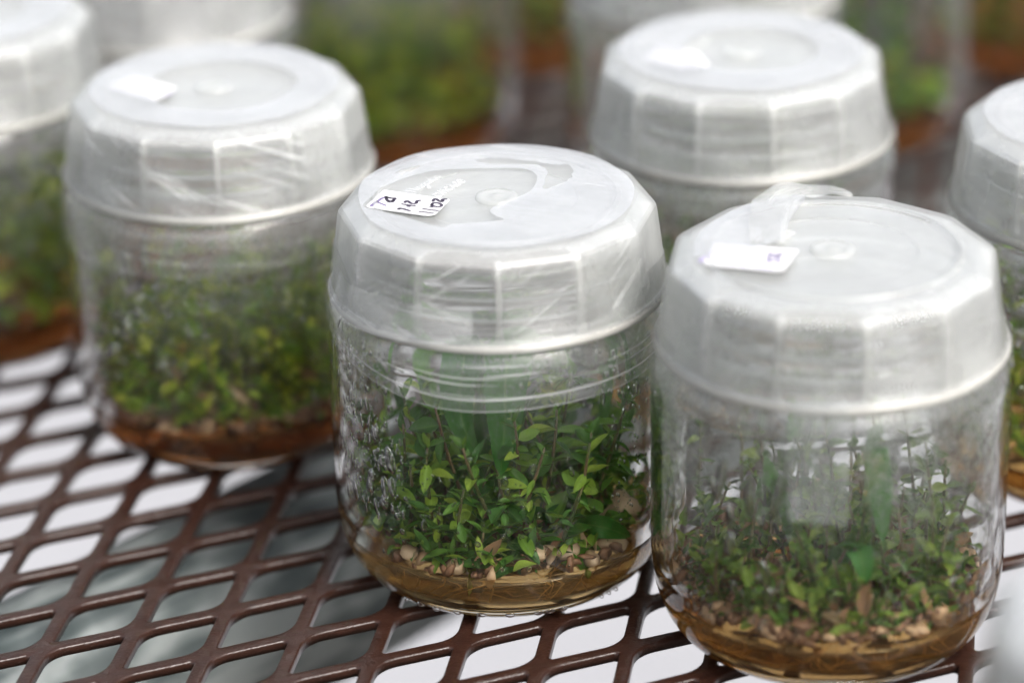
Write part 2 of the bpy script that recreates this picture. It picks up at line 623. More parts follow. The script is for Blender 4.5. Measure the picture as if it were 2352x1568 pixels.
# rib on the inside of each corner, tapering to a foot on the rim
rv, rf = [], []
for z, ro, ri, hw in ((64.0, 32.75, 31.4, 1.0), (66.0, 32.75, 31.2, 0.62), (70, 32.35, 30.9, 0.52), (76, 31.6, 30.2, 0.5), (79.4, 30.9, 28.9, 0.5)):
    for x, r in ((-hw, ri), (hw, ri), (hw, ro), (-hw, ro)):
        rv.append((x * MM, -r * MM, z * MM))
for i in range(4):
    for s in range(4):
        t = (s + 1) % 4
        rf.append((i * 4 + s, i * 4 + t, i * 4 + 4 + t, i * 4 + 4 + s))
rf += [(3, 2, 1, 0), (16, 17, 18, 19)]
rib_me = mesh('rib', rv, rf)
rim_me = lathe('rim', [(33.5, 62.2), (34.3, 62.25), (34.62, 62.8), (34.62, 63.4), (34.25, 63.9), (33.6, 63.9)], 96, closed=True)
knob_me = lathe('knob', [(4.4, 81.2), (4.2, 81.75), (3.7, 82.0), (3.0, 81.85), (2.2, 81.6), (1.2, 81.62), (0.8, 81.95), (0, 82.05)], 32)

M_lid = plastic_mat('lid_polypropylene', 0.235, tint=(0.94, 0.95, 0.945), rough=0.3, var=0.05, trans=0.47)
M_rib = plastic_mat('lid_rib_polypropylene', 0.42, tint=(0.95, 0.94, 0.91), var=0.02)
M_knob = plastic_mat('lid_gate_polypropylene', 0.24, rough=0.1, var=0.05)
M_letter = plastic_mat('moulded_lettering', 0.6, tint=(0.95, 0.95, 0.94), rough=0.15, var=0.02)
M_rim = plastic_mat('lid_rim_polypropylene', 0.7, tint=(0.88, 0.86, 0.81), rough=0.2, var=0.02, trans=0.5)
M_glass = glass_mat('clear_glass', (0.99, 0.995, 0.99), 1.45, wav=0.08)
M_water = glass_mat('water_drops', (0.99, 0.99, 0.99), 1.33)


def gel_mat(name, color, body, cloud, rough):
    k = NT(name)
    tc = k.n('TexCoord')
    ns = k.n('TexNoise', Vector=tc.outputs['Object'], Scale=130.0, Detail=4.0)
    g = k.n('BsdfGlass', Color=color, IOR=1.36, Roughness=rough)
    b = k.mixsh(0.55, k.n('BsdfDiffuse', Color=body), k.n('BsdfTranslucent', Color=body))
    fac = k.ramp(ns.outputs['Fac'], [(0.3, (cloud * 0.4,) * 3), (0.7, (cloud * 1.5,) * 3)])
    return k.done(k.mixsh(fac.outputs[0], g, b))


GELS = {
    'amber': gel_mat('amber_gel', (0.94, 0.77, 0.50), (0.70, 0.47, 0.21), 0.17, 0.08),
    'brown': gel_mat('brown_gel', (0.92, 0.71, 0.42), (0.62, 0.38, 0.15), 0.15, 0.08),
    'rust': gel_mat('rust_gel', (0.74, 0.44, 0.20), (0.36, 0.17, 0.06), 0.2, 0.12),
}
M_paper = simple_mat('white_sticker_paper', (0.50, 0.50, 0.515), (0.54, 0.54, 0.55), 900, 0.7)
M_ink = simple_mat('purple_black_ink', (0.010, 0.005, 0.016), (0.03, 0.018, 0.045), 700, 0.5)
M_inkf = simple_mat('faded_purple_ink', (0.08, 0.06, 0.13), (0.17, 0.14, 0.25), 700, 0.6)
M_inkff = simple_mat('washed_out_purple_ink', (0.24, 0.20, 0.38), (0.34, 0.30, 0.48), 700, 0.6)
M_root = simple_mat('pale_root', (0.42, 0.27, 0.12), (0.66, 0.48, 0.26), 300, 0.6)
M_char = simple_mat('charcoal', (0.008, 0.009, 0.012), (0.03, 0.03, 0.035), 400, 0.45, 0.4)
M_stem = simple_mat('brownish_stem', (0.05, 0.09, 0.02), (0.16, 0.09, 0.04), 120, 0.5)
M_bark = simple_mat('brown_debris', (0.10, 0.045, 0.02), (0.26, 0.13, 0.06), 200, 0.6, 0.4)
M_tan = simple_mat('tan_crumbs', (0.30, 0.17, 0.08), (0.56, 0.38, 0.22), 220, 0.5, 0.2)
M_callus = simple_mat('tan_callus', (0.26, 0.16, 0.08), (0.52, 0.38, 0.24), 160, 0.5, 0.1)

G_deep = [(0.0, (0.035, 0.115, 0.022)), (0.35, (0.07, 0.18, 0.026)), (0.65, (0.13, 0.26, 0.032)), (0.85, (0.24, 0.38, 0.04)), (1.0, (0.38, 0.48, 0.06))]
G_mid = [(0.0, (0.05, 0.12, 0.02)), (0.4, (0.12, 0.22, 0.03)), (0.75, (0.2, 0.29, 0.04)), (1.0, (0.30, 0.38, 0.06))]
G_yel = [(0.0, (0.07, 0.16, 0.018)), (0.4, (0.2, 0.31, 0.025)), (0.75, (0.38, 0.45, 0.04)), (1.0, (0.55, 0.58, 0.06))]
B_dead = [(0.0, (0.13, 0.055, 0.025)), (0.45, (0.34, 0.17, 0.085)), (0.8, (0.48, 0.28, 0.16)), (1.0, (0.58, 0.42, 0.26))]
MAT_LEAF = {'deep': leaf_mat('deep_green_leaf', G_deep), 'mid': leaf_mat('mid_green_leaf', G_mid), 'yel': leaf_mat('yellow_green_leaf', G_yel)}
MAT_FOL = {'deep': leaf_mat('deep_green_foliage', G_deep, 'tone'), 'mid': leaf_mat('mid_green_foliage', G_mid, 'tone'), 'yel': leaf_mat('yellow_green_foliage', G_yel, 'tone')}
M_dead = leaf_mat('dead_leaf', B_dead, rough=0.5, trans=0.2)
M_long = leaf_mat('strap_leaf', [(0.0, (0.03, 0.14, 0.02)), (0.6, (0.05, 0.2, 0.025)), (1.0, (0.14, 0.33, 0.035))], trans=0.4)


def leaf_verts(wr, fold, curl, cup, blunt, ns=7):
    """unit leaf along +Y, midrib at x = 0; (verts, faces, uv)"""
    v, f, uv = [], [], []
    for i in range(ns + 1):
        t = i / ns
        w = wr * (math.sin(PI * min(1, t ** blunt * 0.97 + 0.03)) ** 0.8) * 0.5
        if i == ns: w = 0.004
        zc = curl * t * t
        for s in (-1, -0.5, 0, 0.5, 1):
            x = w * s
            v.append((x, t - abs(curl) * 0.25 * t * t, zc + abs(s) * w * fold + cup * w * s * s + 0.012 * math.sin(9 * t + 3 * s)))
            uv.append((0.5 + s * 0.5, t))
    for i in range(ns):
        for s in range(4):
            a = i * 5 + s
            f.append((a, a + 1, a + 6, a + 5))
    return v, f, uv


LEAF_SHAPES = [(0.42, 0.35, -0.25, 0.2, 0.9), (0.36, 0.5, 0.2, 0.0, 0.8), (0.50, 0.25, -0.4, 0.3, 0.85), (0.30, 0.4, -0.1, 0.1, 1.0), (0.58, 0.2, 0.15, 0.5, 0.8)]
LEAF_GEO = [leaf_verts(*s) for s in LEAF_SHAPES]
LEAF_LOW = [leaf_verts(*s, ns=4) for s in LEAF_SHAPES]
DEAD_GEO = [leaf_verts(0.5, 0.5, 0.5, 0.8, 0.8), leaf_verts(0.65, 0.2, -0.7, -0.6, 0.8), leaf_verts(0.35, 0.9, 0.9, 0.3, 0.9)]
LEAF_ME = {p: [mesh('leaf', *g) for g in LEAF_GEO] for p in MAT_LEAF}
for p in LEAF_ME:
    for me in LEAF_ME[p]:
        me.materials.append(MAT_LEAF[p]); me.polygons.foreach_set('use_smooth', [True] * len(me.polygons))
DEAD_ME = [mesh('dead_leaf', *g) for g in DEAD_GEO]
for me in DEAD_ME:
    me.materials.append(M_dead); me.polygons.foreach_set('use_smooth', [True] * len(me.polygons))


def frame(pos, d, up, size, roll=0.0):
    y = d.normalized()
    x = y.cross(up)
    if x.length < 1e-4: x = Vector((1, 0, 0))
    x.normalize(); z = x.cross(y)
    q = Matrix(((x.x, y.x, z.x), (x.y, y.y, z.y), (x.z, y.z, z.z))).to_4x4()
    return Matrix.Translation(pos) @ q @ Matrix.Rotation(roll, 4, 'Y') @ Matrix.Scale(size, 4)


def strap_leaf(pts, width, name='leaf'):
    path = catmull(pts, 5)
    n = len(path)
    v, f, uv = [], [], []
    for i, p in enumerate(path):
        t = i / (n - 1)
        d = (path[min(i + 1, n - 1)] - path[max(i - 1, 0)]).normalized()
        radial = Vector((p.x, p.y, 0.0))
        out = radial.normalized() if radial.length > 1e-5 else Vector((0, -1, 0))
        s = d.cross(out)
        if s.length < 1e-3: s = Vector((1, 0, 0))
        s.normalize(); nn = s.cross(d)
        w = width * 0.5 * max(0.05, math.sin(PI * min(1, 0.1 + 0.9 * t ** 1.15)) ** 0.75)
        if i == n - 1: w = width * 0.01
        for q in (-1, -0.5, 0, 0.5, 1):
            wob = 0.05 * width * math.sin(t * 11 + q)
            v.append((p + s * (w * q) + nn * (abs(q) * w * 0.28 + wob)) * MM)
            uv.append((0.5 + q * 0.5, t * 3))
    for i in range(n - 1):
        for s in range(4):
            a = i * 5 + s
            f.append((a, a + 1, a + 6, a + 5))
    return mesh(name, v, f, uv)


def make_plant(name, jar_loc, level, seed, n, hmin, hmax, lmin, lmax, pal, individual, dead=10, straps=(), rad=25.0, gap=3.2, lead=None, dense=3, cap=230, filler=6.0):
    rr = random.Random(seed)
    root = empty(name, (jar_loc[0], jar_loc[1], level * MM))
    leaves = []
    sv = []
    for s in range(n):
        a = rr.random() * 2 * PI
        r = rad * math.sqrt(rr.random())
        if lead and s < len(lead):
            x, y, H = lead[s]
        else:
            x, y = r * math.cos(a), r * math.sin(a)
            H = hmin + (hmax - hmin) * rr.random()
        lean = Vector((rr.uniform(-.4, .4), rr.uniform(-.4, .4), 1.0))
        pts = []
        steps = 6
        for q in range(steps + 1):
            t = q / steps
            p = Vector((x, y, -1.5)) + Vector((lean.x * t * H, lean.y * t * H, t * (H + 1.5)))
            p += Vector((math.sin(t * 4 + s), math.cos(t * 3.1 + s * 2), 0)) * 0.8 * t
            rr_ = math.hypot(p.x, p.y)
            if rr_ > 30.0:
                p.x *= 30.0 / rr_; p.y *= 30.0 / rr_
            pts.append(p)
        sv.append(([p * MM for p in pts], [(0.55 - 0.3 * q / steps) * MM for q in range(steps + 1)]))
        az = rr.random() * PI
        z = 2.0 + rr.random() * 1.5
        while z < H:
            t = (z + 1.5) / (H + 1.5)
            fi = min(t, 0.999) * steps
            i0 = int(fi)
            p = pts[i0].lerp(pts[i0 + 1], fi - i0)
            top = z > H - gap * 1.3
            for side in range(2 if not top else dense + 1):
                az2 = az + side * (PI if not top else 2 * PI / (dense + 1)) + rr.uniform(-.4, .4)
                el = rr.uniform(-0.2, 0.9) if not top else rr.uniform(0.6, 1.25)
                if rr.random() < 0.2: el = rr.uniform(-0.7, 0.1)
                d = Vector((math.cos(az2) * math.cos(el), math.sin(az2) * math.cos(el), math.sin(el)))
                L = (lmin + (lmax - lmin) * rr.random() ** 1.6) * (0.75 if top else 1.0)
                tip = p + d * L
                if math.hypot(tip.x, tip.y) > 31.3:
                    sc_ = 31.3 / math.hypot(tip.x, tip.y)
                    tip.x *= sc_; tip.y *= sc_
                    d = tip - p
                    L = max(2.0, min(L, d.length))
                    d.normalize()
                up = Vector((rr.uniform(-.3, .3), rr.uniform(-.3, .3), 1))
                leaves.append((frame(p * MM, d, up, L * MM, rr.uniform(-.8, .8)), rr.randrange(5), p.y + tip.y))
            az += PI / 2 + rr.uniform(-.3, .3)
            z += gap * rr.uniform(0.7, 1.25)
    for s in range(int(n * filler)):
        a = rr.random() * 2 * PI
        r = 29.0 * math.sqrt(rr.random())
        if s % 2:
            a = rr.uniform(-PI * 1.02, 0.02); r = rr.uniform(21, 30.5)
        p = Vector((r * math.cos(a), r * math.sin(a), rr.uniform(0.2, 5.0) if s % 3 else rr.uniform(2, hmin + 8)))
        d = Vector((rr.uniform(-1, 1), rr.uniform(-1, 1), rr.uniform(-0.2, 1.0))).normalized()
        L = rr.uniform(lmin, lmax) * rr.uniform(0.6, 1.1)
        tip = p + d * L
        if math.hypot(tip.x, tip.y) > 31.3:
            d.x *= -1; d.y *= -1; tip = p + d * L
        leaves.append((frame(p * MM, d, Vector((rr.uniform(-.6, .6), rr.uniform(-.6, .6), 1)), L * MM, rr.uniform(-.6, .6)), rr.randrange(5), p.y + tip.y))
    if individual:
        for pts, rads in sv:
            v, f = [], []
            tube(v, f, pts, rads, 6)
            link('stem', mesh('stem', v, f), M_stem, root)
    else:
        v, f = [], []
        for pts, rads in sv:
            tube(v, f, pts, rads, 5)
        tag(link('stems', mesh('stems', v, f), M_stem, root), kind='stuff')
    leaves.sort(key=lambda t: t[2])
    single = leaves[:cap] if individual else []
    rest = leaves[cap:] if individual else leaves
    for mtx, i, _ in single:
        o = link('leaf', LEAF_ME[pal][i], None, root, smooth=False)
        o.matrix_local = mtx
    if rest:
        v, f, uv, tone = [], [], [], []
        for mtx, i, _ in rest:
            gv, gf, gu = LEAF_LOW[i] if not individual else LEAF_GEO[i]
            b = len(v)
            tn = rr.random()
            for p in gv:
                v.append(mtx @ Vector(p)); tone.append(tn)
            uv += gu
            f += [tuple(b + q for q in fc) for fc in gf]
        me = mesh('foliage', v, f, uv)
        at = me.attributes.new('tone', 'FLOAT', 'POINT')
        at.data.foreach_set('value', tone)
        tag(link('foliage', me, MAT_FOL[pal], root), kind='stuff')
    for s in range(dead):
        a = rr.uniform(-PI * 1.0, 0.0) if s % 4 else rr.random() * 2 * PI
        r = rr.uniform(12, 30)
        p = Vector((r * math.cos(a), r * math.sin(a), rr.uniform(0.0, 5.0)))
        d = Vector((rr.uniform(-1, 1), rr.uniform(-1, 1), rr.uniform(-0.1, 0.8)))
        L = rr.uniform(4, 8.5)
        tip = p + d.normalized() * L
        if math.hypot(tip.x, tip.y) > 31: d.x *= -1; d.y *= -1
        o = link('dead_leaf', DEAD_ME[s % 3], None, root, smooth=False)
        o.matrix_local = frame(p * MM, d, Vector((rr.uniform(-1, 1), rr.uniform(-1, 1), 0.6)), L * MM)
    for pts, w in straps:
        link('leaf', strap_leaf([Vector((x, y, z - level)) for x, y, z in pts], w), M_long, root)
    return root


def make_roots(level, seed, n, parent, rmax=27):
    rr = random.Random(seed)
    v, f = [], []
    for s in range(n):
        a = rr.uniform(-PI, 0) if s % 4 else rr.random() * 2 * PI
        r = rr.uniform(12, 29)
        p = Vector((r * math.cos(a), r * math.sin(a), level + rr.uniform(0, 2)))
        d = Vector((rr.uniform(-1, 1), rr.uniform(-1, 1), -0.35))
        pts = []
        for q in range(rr.randrange(9, 24)):
            pts.append(p * MM)
            d += Vector((rr.uniform(-.34, .34), rr.uniform(-.34, .34), rr.uniform(-.22, .18)))
            d.normalize()
            p = p + d * 1.7
            rad = math.hypot(p.x, p.y)
            lim = inner_r(max(p.z, 4.3)) - 1.0
            if rad > lim: p.x *= lim / rad; p.y *= lim / rad
            p.z = max(4.9, min(level + 1.5, p.z))
        r0 = rr.uniform(0.08, 0.2)
        tube(v, f, pts, [r0 * MM * (1 - 0.6 * i / len(pts)) for i in range(len(pts))], 5)
    return tag(link('roots', mesh('roots', v, f), M_root, parent), kind='stuff')


def chunk(rr, size):
    bm = bmesh.new()
    bmesh.ops.create_icosphere(bm, subdivisions=2, radius=1.0)
    o = rr.uniform(0, 50)
    sx, sy, sz = size * rr.uniform(.7, 1.3), size * rr.uniform(.7, 1.3), size * rr.uniform(.5, .9)
    for vt in bm.verts:
        k_ = 1 + 0.45 * noise.noise(vt.co * 1.3 + Vector((o, 0, 0)))
        vt.co = Vector((vt.co.x * sx, vt.co.y * sy, vt.co.z * sz)) * k_ * MM
    me = bpy.data.meshes.new('chunk')
    bm.to_mesh(me); bm.free()
    return me


def ico(sub):
    bm = bmesh.new()
    bmesh.ops.create_icosphere(bm, subdivisions=sub, radius=1.0)
    v = [x.co.copy() for x in bm.verts]
    f = [tuple(y.index for y in x.verts) for x in bm.faces]
    bm.free()
    return v, f


ICO1, ICO2 = ico(1), ico(2)


def drops_mesh(spec, seed, smin=0.18, smax=0.8):
    """spec: list of (count, th0, th1, z0, z1, size factor, elongation)"""
    rr = random.Random(seed)
    v, f = [], []
    for cnt, t0, t1, z0, z1, sf, el in spec:
        for _ in range(cnt):
            th = math.radians(rr.uniform(t0, t1)); z = rr.uniform(z0, z1)
            s = (smin + (smax - smin) * rr.random() ** 3) * sf
            h = s * (1 + rr.random() ** 2 * el)
            rad = inner_r(z) - 0.02
            rv_ = Vector((math.sin(th), -math.cos(th), 0)); tv = Vector((math.cos(th), math.sin(th), 0))
            c = rv_ * rad + Vector((0, 0, z))
            gv, gf = ICO2 if s > 0.5 else ICO1
            b = len(v)
            tilt = rr.uniform(-.25, .25)
            for p in gv:
                wz = 1.0 - 0.25 * (p.z > 0) * p.z           # pear shape, heavier at the bottom
                q = c + tv * (p.x * s * wz + tilt * p.z * h) + Vector((0, 0, p.z * h)) + rv_ * (p.y * s * 0.5)
                v.append(q * MM)
            f += [tuple(b + i for i in fc) for fc in gf]
    return mesh('droplets', v, f)


def rout(th_deg, z, rot):
    """outer envelope that a film wrapped over lid and shoulder follows (mm)"""
    a = math.radians(th_deg - rot)
    if z >= 64.2:
        return lid_r(a, min(z, 80)) + 0.28
    t = max(0.0, min(1.0, (64.2 - z) / 7.0))
    return 34.85 * (1 - t) + 35.4 * t


def film_patch(th0, th1, zlo, zhi, rot, nth=90, nz=14, off=0.0, seed=0, wrinkle=0.12, droop=0.0):
    """zlo / zhi: functions of angle (degrees) giving the film's lower and upper edge"""
    v, f, uv = [], [], []
    for i in range(nth + 1):
        th = th0 + (th1 - th0) * i / nth
        a = math.radians(th)
        for j in range(nz + 1):
            t = j / nz
            z = zlo(th) * (1 - t) + zhi(th) * t
            r = rout(th, z, rot) + off + droop * (1 - t) + wrinkle * noise.noise((th * 0.05 + seed, z * 0.35, seed))
            v.append((r * MM * math.sin(a), -r * MM * math.cos(a), z * MM)); uv.append((a * 34, z))
    for i in range(nth):
        for j in range(nz):
            b = i * (nz + 1) + j
            f.append((b, b + nz + 1, b + nz + 2, b + 1))
    return mesh('film', v, f, uv)


def flat_film(outer, holes, z, name='film'):
    """flat cut film lying on the lid: 2D outlines in mm"""
    cu = bpy.data.curves.new(name, 'CURVE')
    cu.dimensions = '2D'; cu.fill_mode = 'BOTH'; cu.extrude = 0.04 * MM
    for loop in [outer] + holes:
        sp = cu.splines.new('POLY')
        sp.points.add(len(loop) - 1)
        for p, (x, y) in zip(sp.points, loop):
            p.co = (x * MM, y * MM, 0, 1)
        sp.use_cyclic_u = True
    tmp = bpy.data.objects.new('tmp', cu)
    me = bpy.data.meshes.new_from_object(tmp)
    bpy.data.objects.remove(tmp); bpy.data.curves.remove(cu)
    me.materials.clear()
    l = me.uv_layers.new(name='UVMap') if not me.uv_layers else me.uv_layers[0]
    for lp in me.loops:
        c = me.vertices[lp.vertex_index].co
        l.data[lp.index].uv = (c.x * 1000, c.y * 1000)
    for vt in me.vertices:
        vt.co.z += z * MM
    return me


def rough_loop(pts, amp, seed, sub=6):
    q = catmull([(x, y, 0) for x, y in pts] + [(*pts[0], 0)], sub)[:-1]
    return [(p.x + amp * noise.noise((p.x * .9, p.y * .9, seed)), p.y + amp * noise.noise((p.x * .9, p.y * .9, seed + 9))) for p in q]


def circle(r, n=72, cx=0, cy=0, amp=0, seed=0):
    return [(cx + (r + amp * noise.noise((math.cos(t) * 2, math.sin(t) * 2, seed))) * math.cos(t),
             cy + (r + amp * noise.noise((math.cos(t) * 2, math.sin(t) * 2, seed))) * math.sin(t)) for t in [2 * PI * i / n for i in range(n)]]


def sticker_mesh(corners, rad, z):
    """thin paper label with rounded corners; corners in mm"""
    pts = [Vector(c) for c in corners]
    out = [p for run in round_poly(pts, rad, 0, 4) for p in run]
    n = len(out)
    dome = lambda p: 0.0
    v = [(p.x * MM, p.y * MM, (z + 0.12) * MM) for p in out] + [(p.x * MM, p.y * MM, z * MM) for p in out]
    f = [tuple(range(n)), tuple(range(2 * n - 1, n - 1, -1))]
    for i in range(n):
        j = (i + 1) % n
        f.append((i, n + i, n + j, j))
    return mesh('sticker', v, f)


fog_cache = {}


def fog(lo, hi, seed, zlo=18, zhi=58):
    kk = (lo, hi, seed, zlo, zhi)
    if kk not in fog_cache:
        fog_cache[kk] = fog_mat('condensation_%d' % len(fog_cache), lo, hi, zlo, zhi, seed)
    return fog_cache[kk]


FOG_ME = None


def make_jar(loc, rot, label, gel, level, fogp, drops, seed, roots=15, charcoal=4):
    global FOG_ME
    j = empty('culture_jar', (loc[0], loc[1], 0.0))
    tag(j, label, 'jar', 'plant culture jars on the mesh table')
    g = link('glass', glass_me, M_glass, j)
    if drops:
        tag(link('droplets', drops_mesh(drops, seed), M_water, g), kind='stuff')
    if fogp:
        prof = [(inner_r(z) - 0.12, z) for z in [level + 1.6] + list(range(int(level) + 3, 63, 3))]
        tag(link('condensation', lathe('condensation', prof, 64), fog(*fogp), g), kind='stuff')
    ge = link('gel', gel_mesh(level, seed), GELS[gel], j)
    if roots:
        make_roots(level, seed + 3, roots, ge)
    rr = random.Random(seed + 17)
    for c in range(charcoal):
        a = rr.uniform(-PI, 0.3); r = rr.uniform(8, 25)
        o = link('charcoal', chunk(rr, rr.uniform(1.5, 3.2)), M_char, ge)
        o.location = (r * MM * math.cos(a), r * MM * math.sin(a), (level - rr.uniform(0.5, 3.5)) * MM)
    ld = link('lid', lid_me, M_lid, j, smooth=False)
    ld.rotation_euler.z = math.radians(rot)
    sol = ld.modifiers.new('wall', 'SOLIDIFY'); sol.thickness = 0.8 * MM; sol.offset = -1
    for i in range(12):
        o = link('rib', rib_me, M_rib, ld, smooth=False)
        o.rotation_euler.z = math.radians(30 * i)
    link('knob', knob_me, M_knob, ld)
    link('rim', rim_me, M_rim, ld)
    return j, g, ge, ld


def debris(parent, seed, n, mat, name, smin, smax, z0=0.0, z1=2.2):
    """crumbs of bark, dead leaf and callus lying on the gel, too small to pick apart"""
    rr = random.Random(seed)
    v, f = [], []
    for _ in range(n):
        a = rr.uniform(-PI * 1.05, 0.05 * PI) if rr.random() < 0.7 else rr.random() * 2 * PI
        r = rr.uniform(13, 31) if rr.random() < 0.8 else rr.uniform(0, 20)
        c = Vector((r * math.cos(a), r * math.sin(a), rr.uniform(z0, z1)))
        q = Matrix.Rotation(rr.uniform(0, 6), 3, Vector((rr.uniform(-1, 1), rr.uniform(-1, 1), rr.uniform(-1, 1) + 0.01)).normalized())
        sz = rr.uniform(smin, smax)
        sx, sy, sz_ = sz * rr.uniform(.6, 1.6), sz * rr.uniform(.5, 1.1), sz * rr.uniform(.25, .7)
        o = rr.uniform(0, 40)
        b = len(v)
        for p in ICO1[0]:
            k_ = 1 + 0.5 * noise.noise(p * 1.6 + Vector((o, 0, 0)))
            w = c + q @ Vector((p.x * sx * k_, p.y * sy * k_, p.z * sz_ * k_))
            rad = math.hypot(w.x, w.y)
            if rad > 31.0: w.x *= 31.0 / rad; w.y *= 31.0 / rad
            v.append(w * MM)
        f += [tuple(b + i for i in fc) for fc in ICO1[1]]
    return tag(link(name, mesh(name, v, f), mat, parent), kind='stuff')


# ---------------------------------------------------------------- lettering on the lids (moulded, in lid axes given per jar)
SCRIPT = [  # flowing script M a g e n t a in units of letter height
    [(0.0, 0.0), (0.12, 0.55), (0.28, 1.0), (0.36, 0.5), (0.42, 0.05), (0.62, 0.75), (0.78, 1.0), (0.80, 0.45), (0.92, 0.02)],
    [(1.38, 0.42), (1.2, 0.5), (1.06, 0.28), (1.12, 0.04), (1.3, 0.14), (1.4, 0.44), (1.4, 0.1), (1.55, 0.08)],
    [(1.95, 0.42), (1.78, 0.5), (1.64, 0.28), (1.72, 0.04), (1.9, 0.2), (1.98, 0.45), (1.94, -0.2), (1.78, -0.5), (1.66, -0.3), (2.1, 0.08)],
    [(2.1, 0.08), (2.35, 0.3), (2.34, 0.48), (2.2, 0.42), (2.18, 0.14), (2.36, 0.03), (2.55, 0.16)],
    [(2.55, 0.16), (2.66, 0.46), (2.68, 0.04), (2.84, 0.42), (2.98, 0.42), (3.0, 0.08), (3.15, 0.1)],
    [(3.15, 0.1), (3.34, 0.9), (3.28, 0.2), (3.4, 0.02), (3.55, 0.14)], [(3.12, 0.56), (3.52, 0.6)],
    [(3.98, 0.42), (3.8, 0.5), (3.66, 0.28), (3.74, 0.04), (3.92, 0.14), (4.0, 0.44), (4.0, 0.1), (4.15, 0.08)]]
CAPS = {'C': [[(.62, .82), (.42, 1.0), (.15, .85), (.05, .5), (.15, .15), (.42, 0), (.62, .18)]],
        'H': [[(.05, 0), (.05, 1)], [(.58, 0), (.58, 1)], [(.05, .5), (.58, .5)]], 'I': [[(.2, 0), (.2, 1)]],
        'A': [[(0, 0), (.3, 1)], [(.3, 1), (.62, 0)], [(.12, .35), (.5, .35)]],
        'G': [[(.62, .82), (.42, 1.0), (.15, .85), (.05, .5), (.15, .15), (.42, 0), (.64, .2), (.64, .48)], [(.64, .48), (.4, .48)]],
        'O': [[(.35, 1), (.1, .8), (.05, .5), (.12, .18), (.35, 0), (.6, .18), (.66, .5), (.58, .82), (.35, 1)]]}


def placed(strokes, org, rd, h):
    """unit strokes -> mm: origin, reading direction (2D), letter height"""
    r = Vector(rd).normalized(); u = Vector((-r.y, r.x))
    o = Vector(org)
    return [[tuple(o + r * (x * h) + u * (y * h)) for x, y in s] for s in strokes]


def caps(word, org, rd, h, track):
    out, x = [], 0.0
    for ch in word:
        out += [[(px + x, py) for px, py in s] for s in CAPS[ch]]
        x += track * (0.6 if ch == 'I' else 1.0)
    return placed(out, org, rd, h)


def lid_lettering(ld, rot, jar_rot=0.0, wide=0.3):
    rd = (5.55, 8.95)
    st = placed(SCRIPT, (-16.9, 3.2), rd, 2.6) + caps('CHICAGO', (-11.5, 1.1), rd, 2.0, 0.78)
    o = link('lettering', stroke_mesh('lettering', st, wide, 81.1, 81.34), M_letter, ld, smooth=False)
    o.rotation_euler.z = math.radians(jar_rot - rot)


# ================================================================ the jars
# ---- centre jar in focus
posB = (-0.0024, 0.6019)
dB = [(380, -88, -36, 22, 58, 0.85, 2.0), (700, -90, -40, 14, 58, 0.5, .6), (60, -72, -35, 18, 42, 1.8, 2.2), (160, -45, -12, 22, 40, 0.5, .3), (60, -40, 30, 13, 40, 0.9, 1.2),
      (700, 40, 89, 20, 58, 0.55, .8), (120, 15, 85, 48, 59, 0.75, 2.5), (110, -60, 40, 53, 60, 0.7, 2.5), (120, -30, 40, 14, 34, 0.4, .3), (160, 120, 240, 20, 56, 1.0, 1.5)]
jB, gB, geB, lB = make_jar(posB, 0, 'centre jar in sharp focus with white sticker reading 7-12 and 11-02', 'amber', 11.0, (0.0, 0.30, 1.0, 38, 60), dB, 11, roots=70, charcoal=9)
lid_lettering(lB, 0)

HW_DARK = [[(-22.2, .21), (-21.92, -1.58), (-21.42, -2.65), (-20.8, -2.5), (-20.57, -1.42), (-20.35, -.72), (-21.2, -.57), (-22.11, .11)], [(-21.44, -1.84), (-20.82, -1.88)],
           [(-19.5, -6.7), (-19.31, -6.1), (-18.6, -6.52), (-17.27, -7.63)], [(-17.76, -5.06), (-17.37, -5.27)], [(-18.8, -3.95), (-16.39, -5.05)],
           [(-18.32, -3.13), (-18.16, -2.38), (-17.72, -2.41), (-17.26, -3.38), (-16.64, -3.9), (-16.03, -3.46), (-15.96, -2.42), (-15.35, -2.22)],
           [(-15.25, -8.13), (-12.75, -9.12)], [(-14.57, -6.76), (-11.79, -7.87)], [(-13.18, -5.62), (-12.87, -5.83)],
           [(-12.94, -4.5), (-12.6, -3.67), (-11.8, -3.72), (-11.18, -4.37), (-11.0, -5.19), (-11.43, -5.78), (-12.31, -5.58), (-12.88, -4.98), (-12.94, -4.5)],
           [(-12.73, -2.71), (-12.53, -1.68), (-12.09, -1.61), (-11.64, -2.45), (-11.11, -3.1), (-10.76, -2.74), (-10.85, -1.87), (-10.15, -1.82)]]
HW_FADED = [[(-25.0, -4.6), (-24.9, -4.01), (-23.98, -2.4), (-23.14, -.78), (-22.37, -.02)], [(-23.89, -2.5), (-22.16, -4.41)]]
stB = link('sticker', sticker_mesh([(-22.74, 4.15), (-9.32, -1.97), (-12.6, -10.9), (-26.3, -5.0)], [0.4, 0.4, 1.8, 1.3], 81.75), M_paper, jB, smooth=False)
link('handwriting', stroke_mesh('handwriting', HW_DARK, 0.78, 81.84, 81.905), M_ink, stB, smooth=False)
link('handwriting', stroke_mesh('handwriting', HW_FADED, 0.78, 81.84, 81.905), M_inkf, stB, smooth=False)

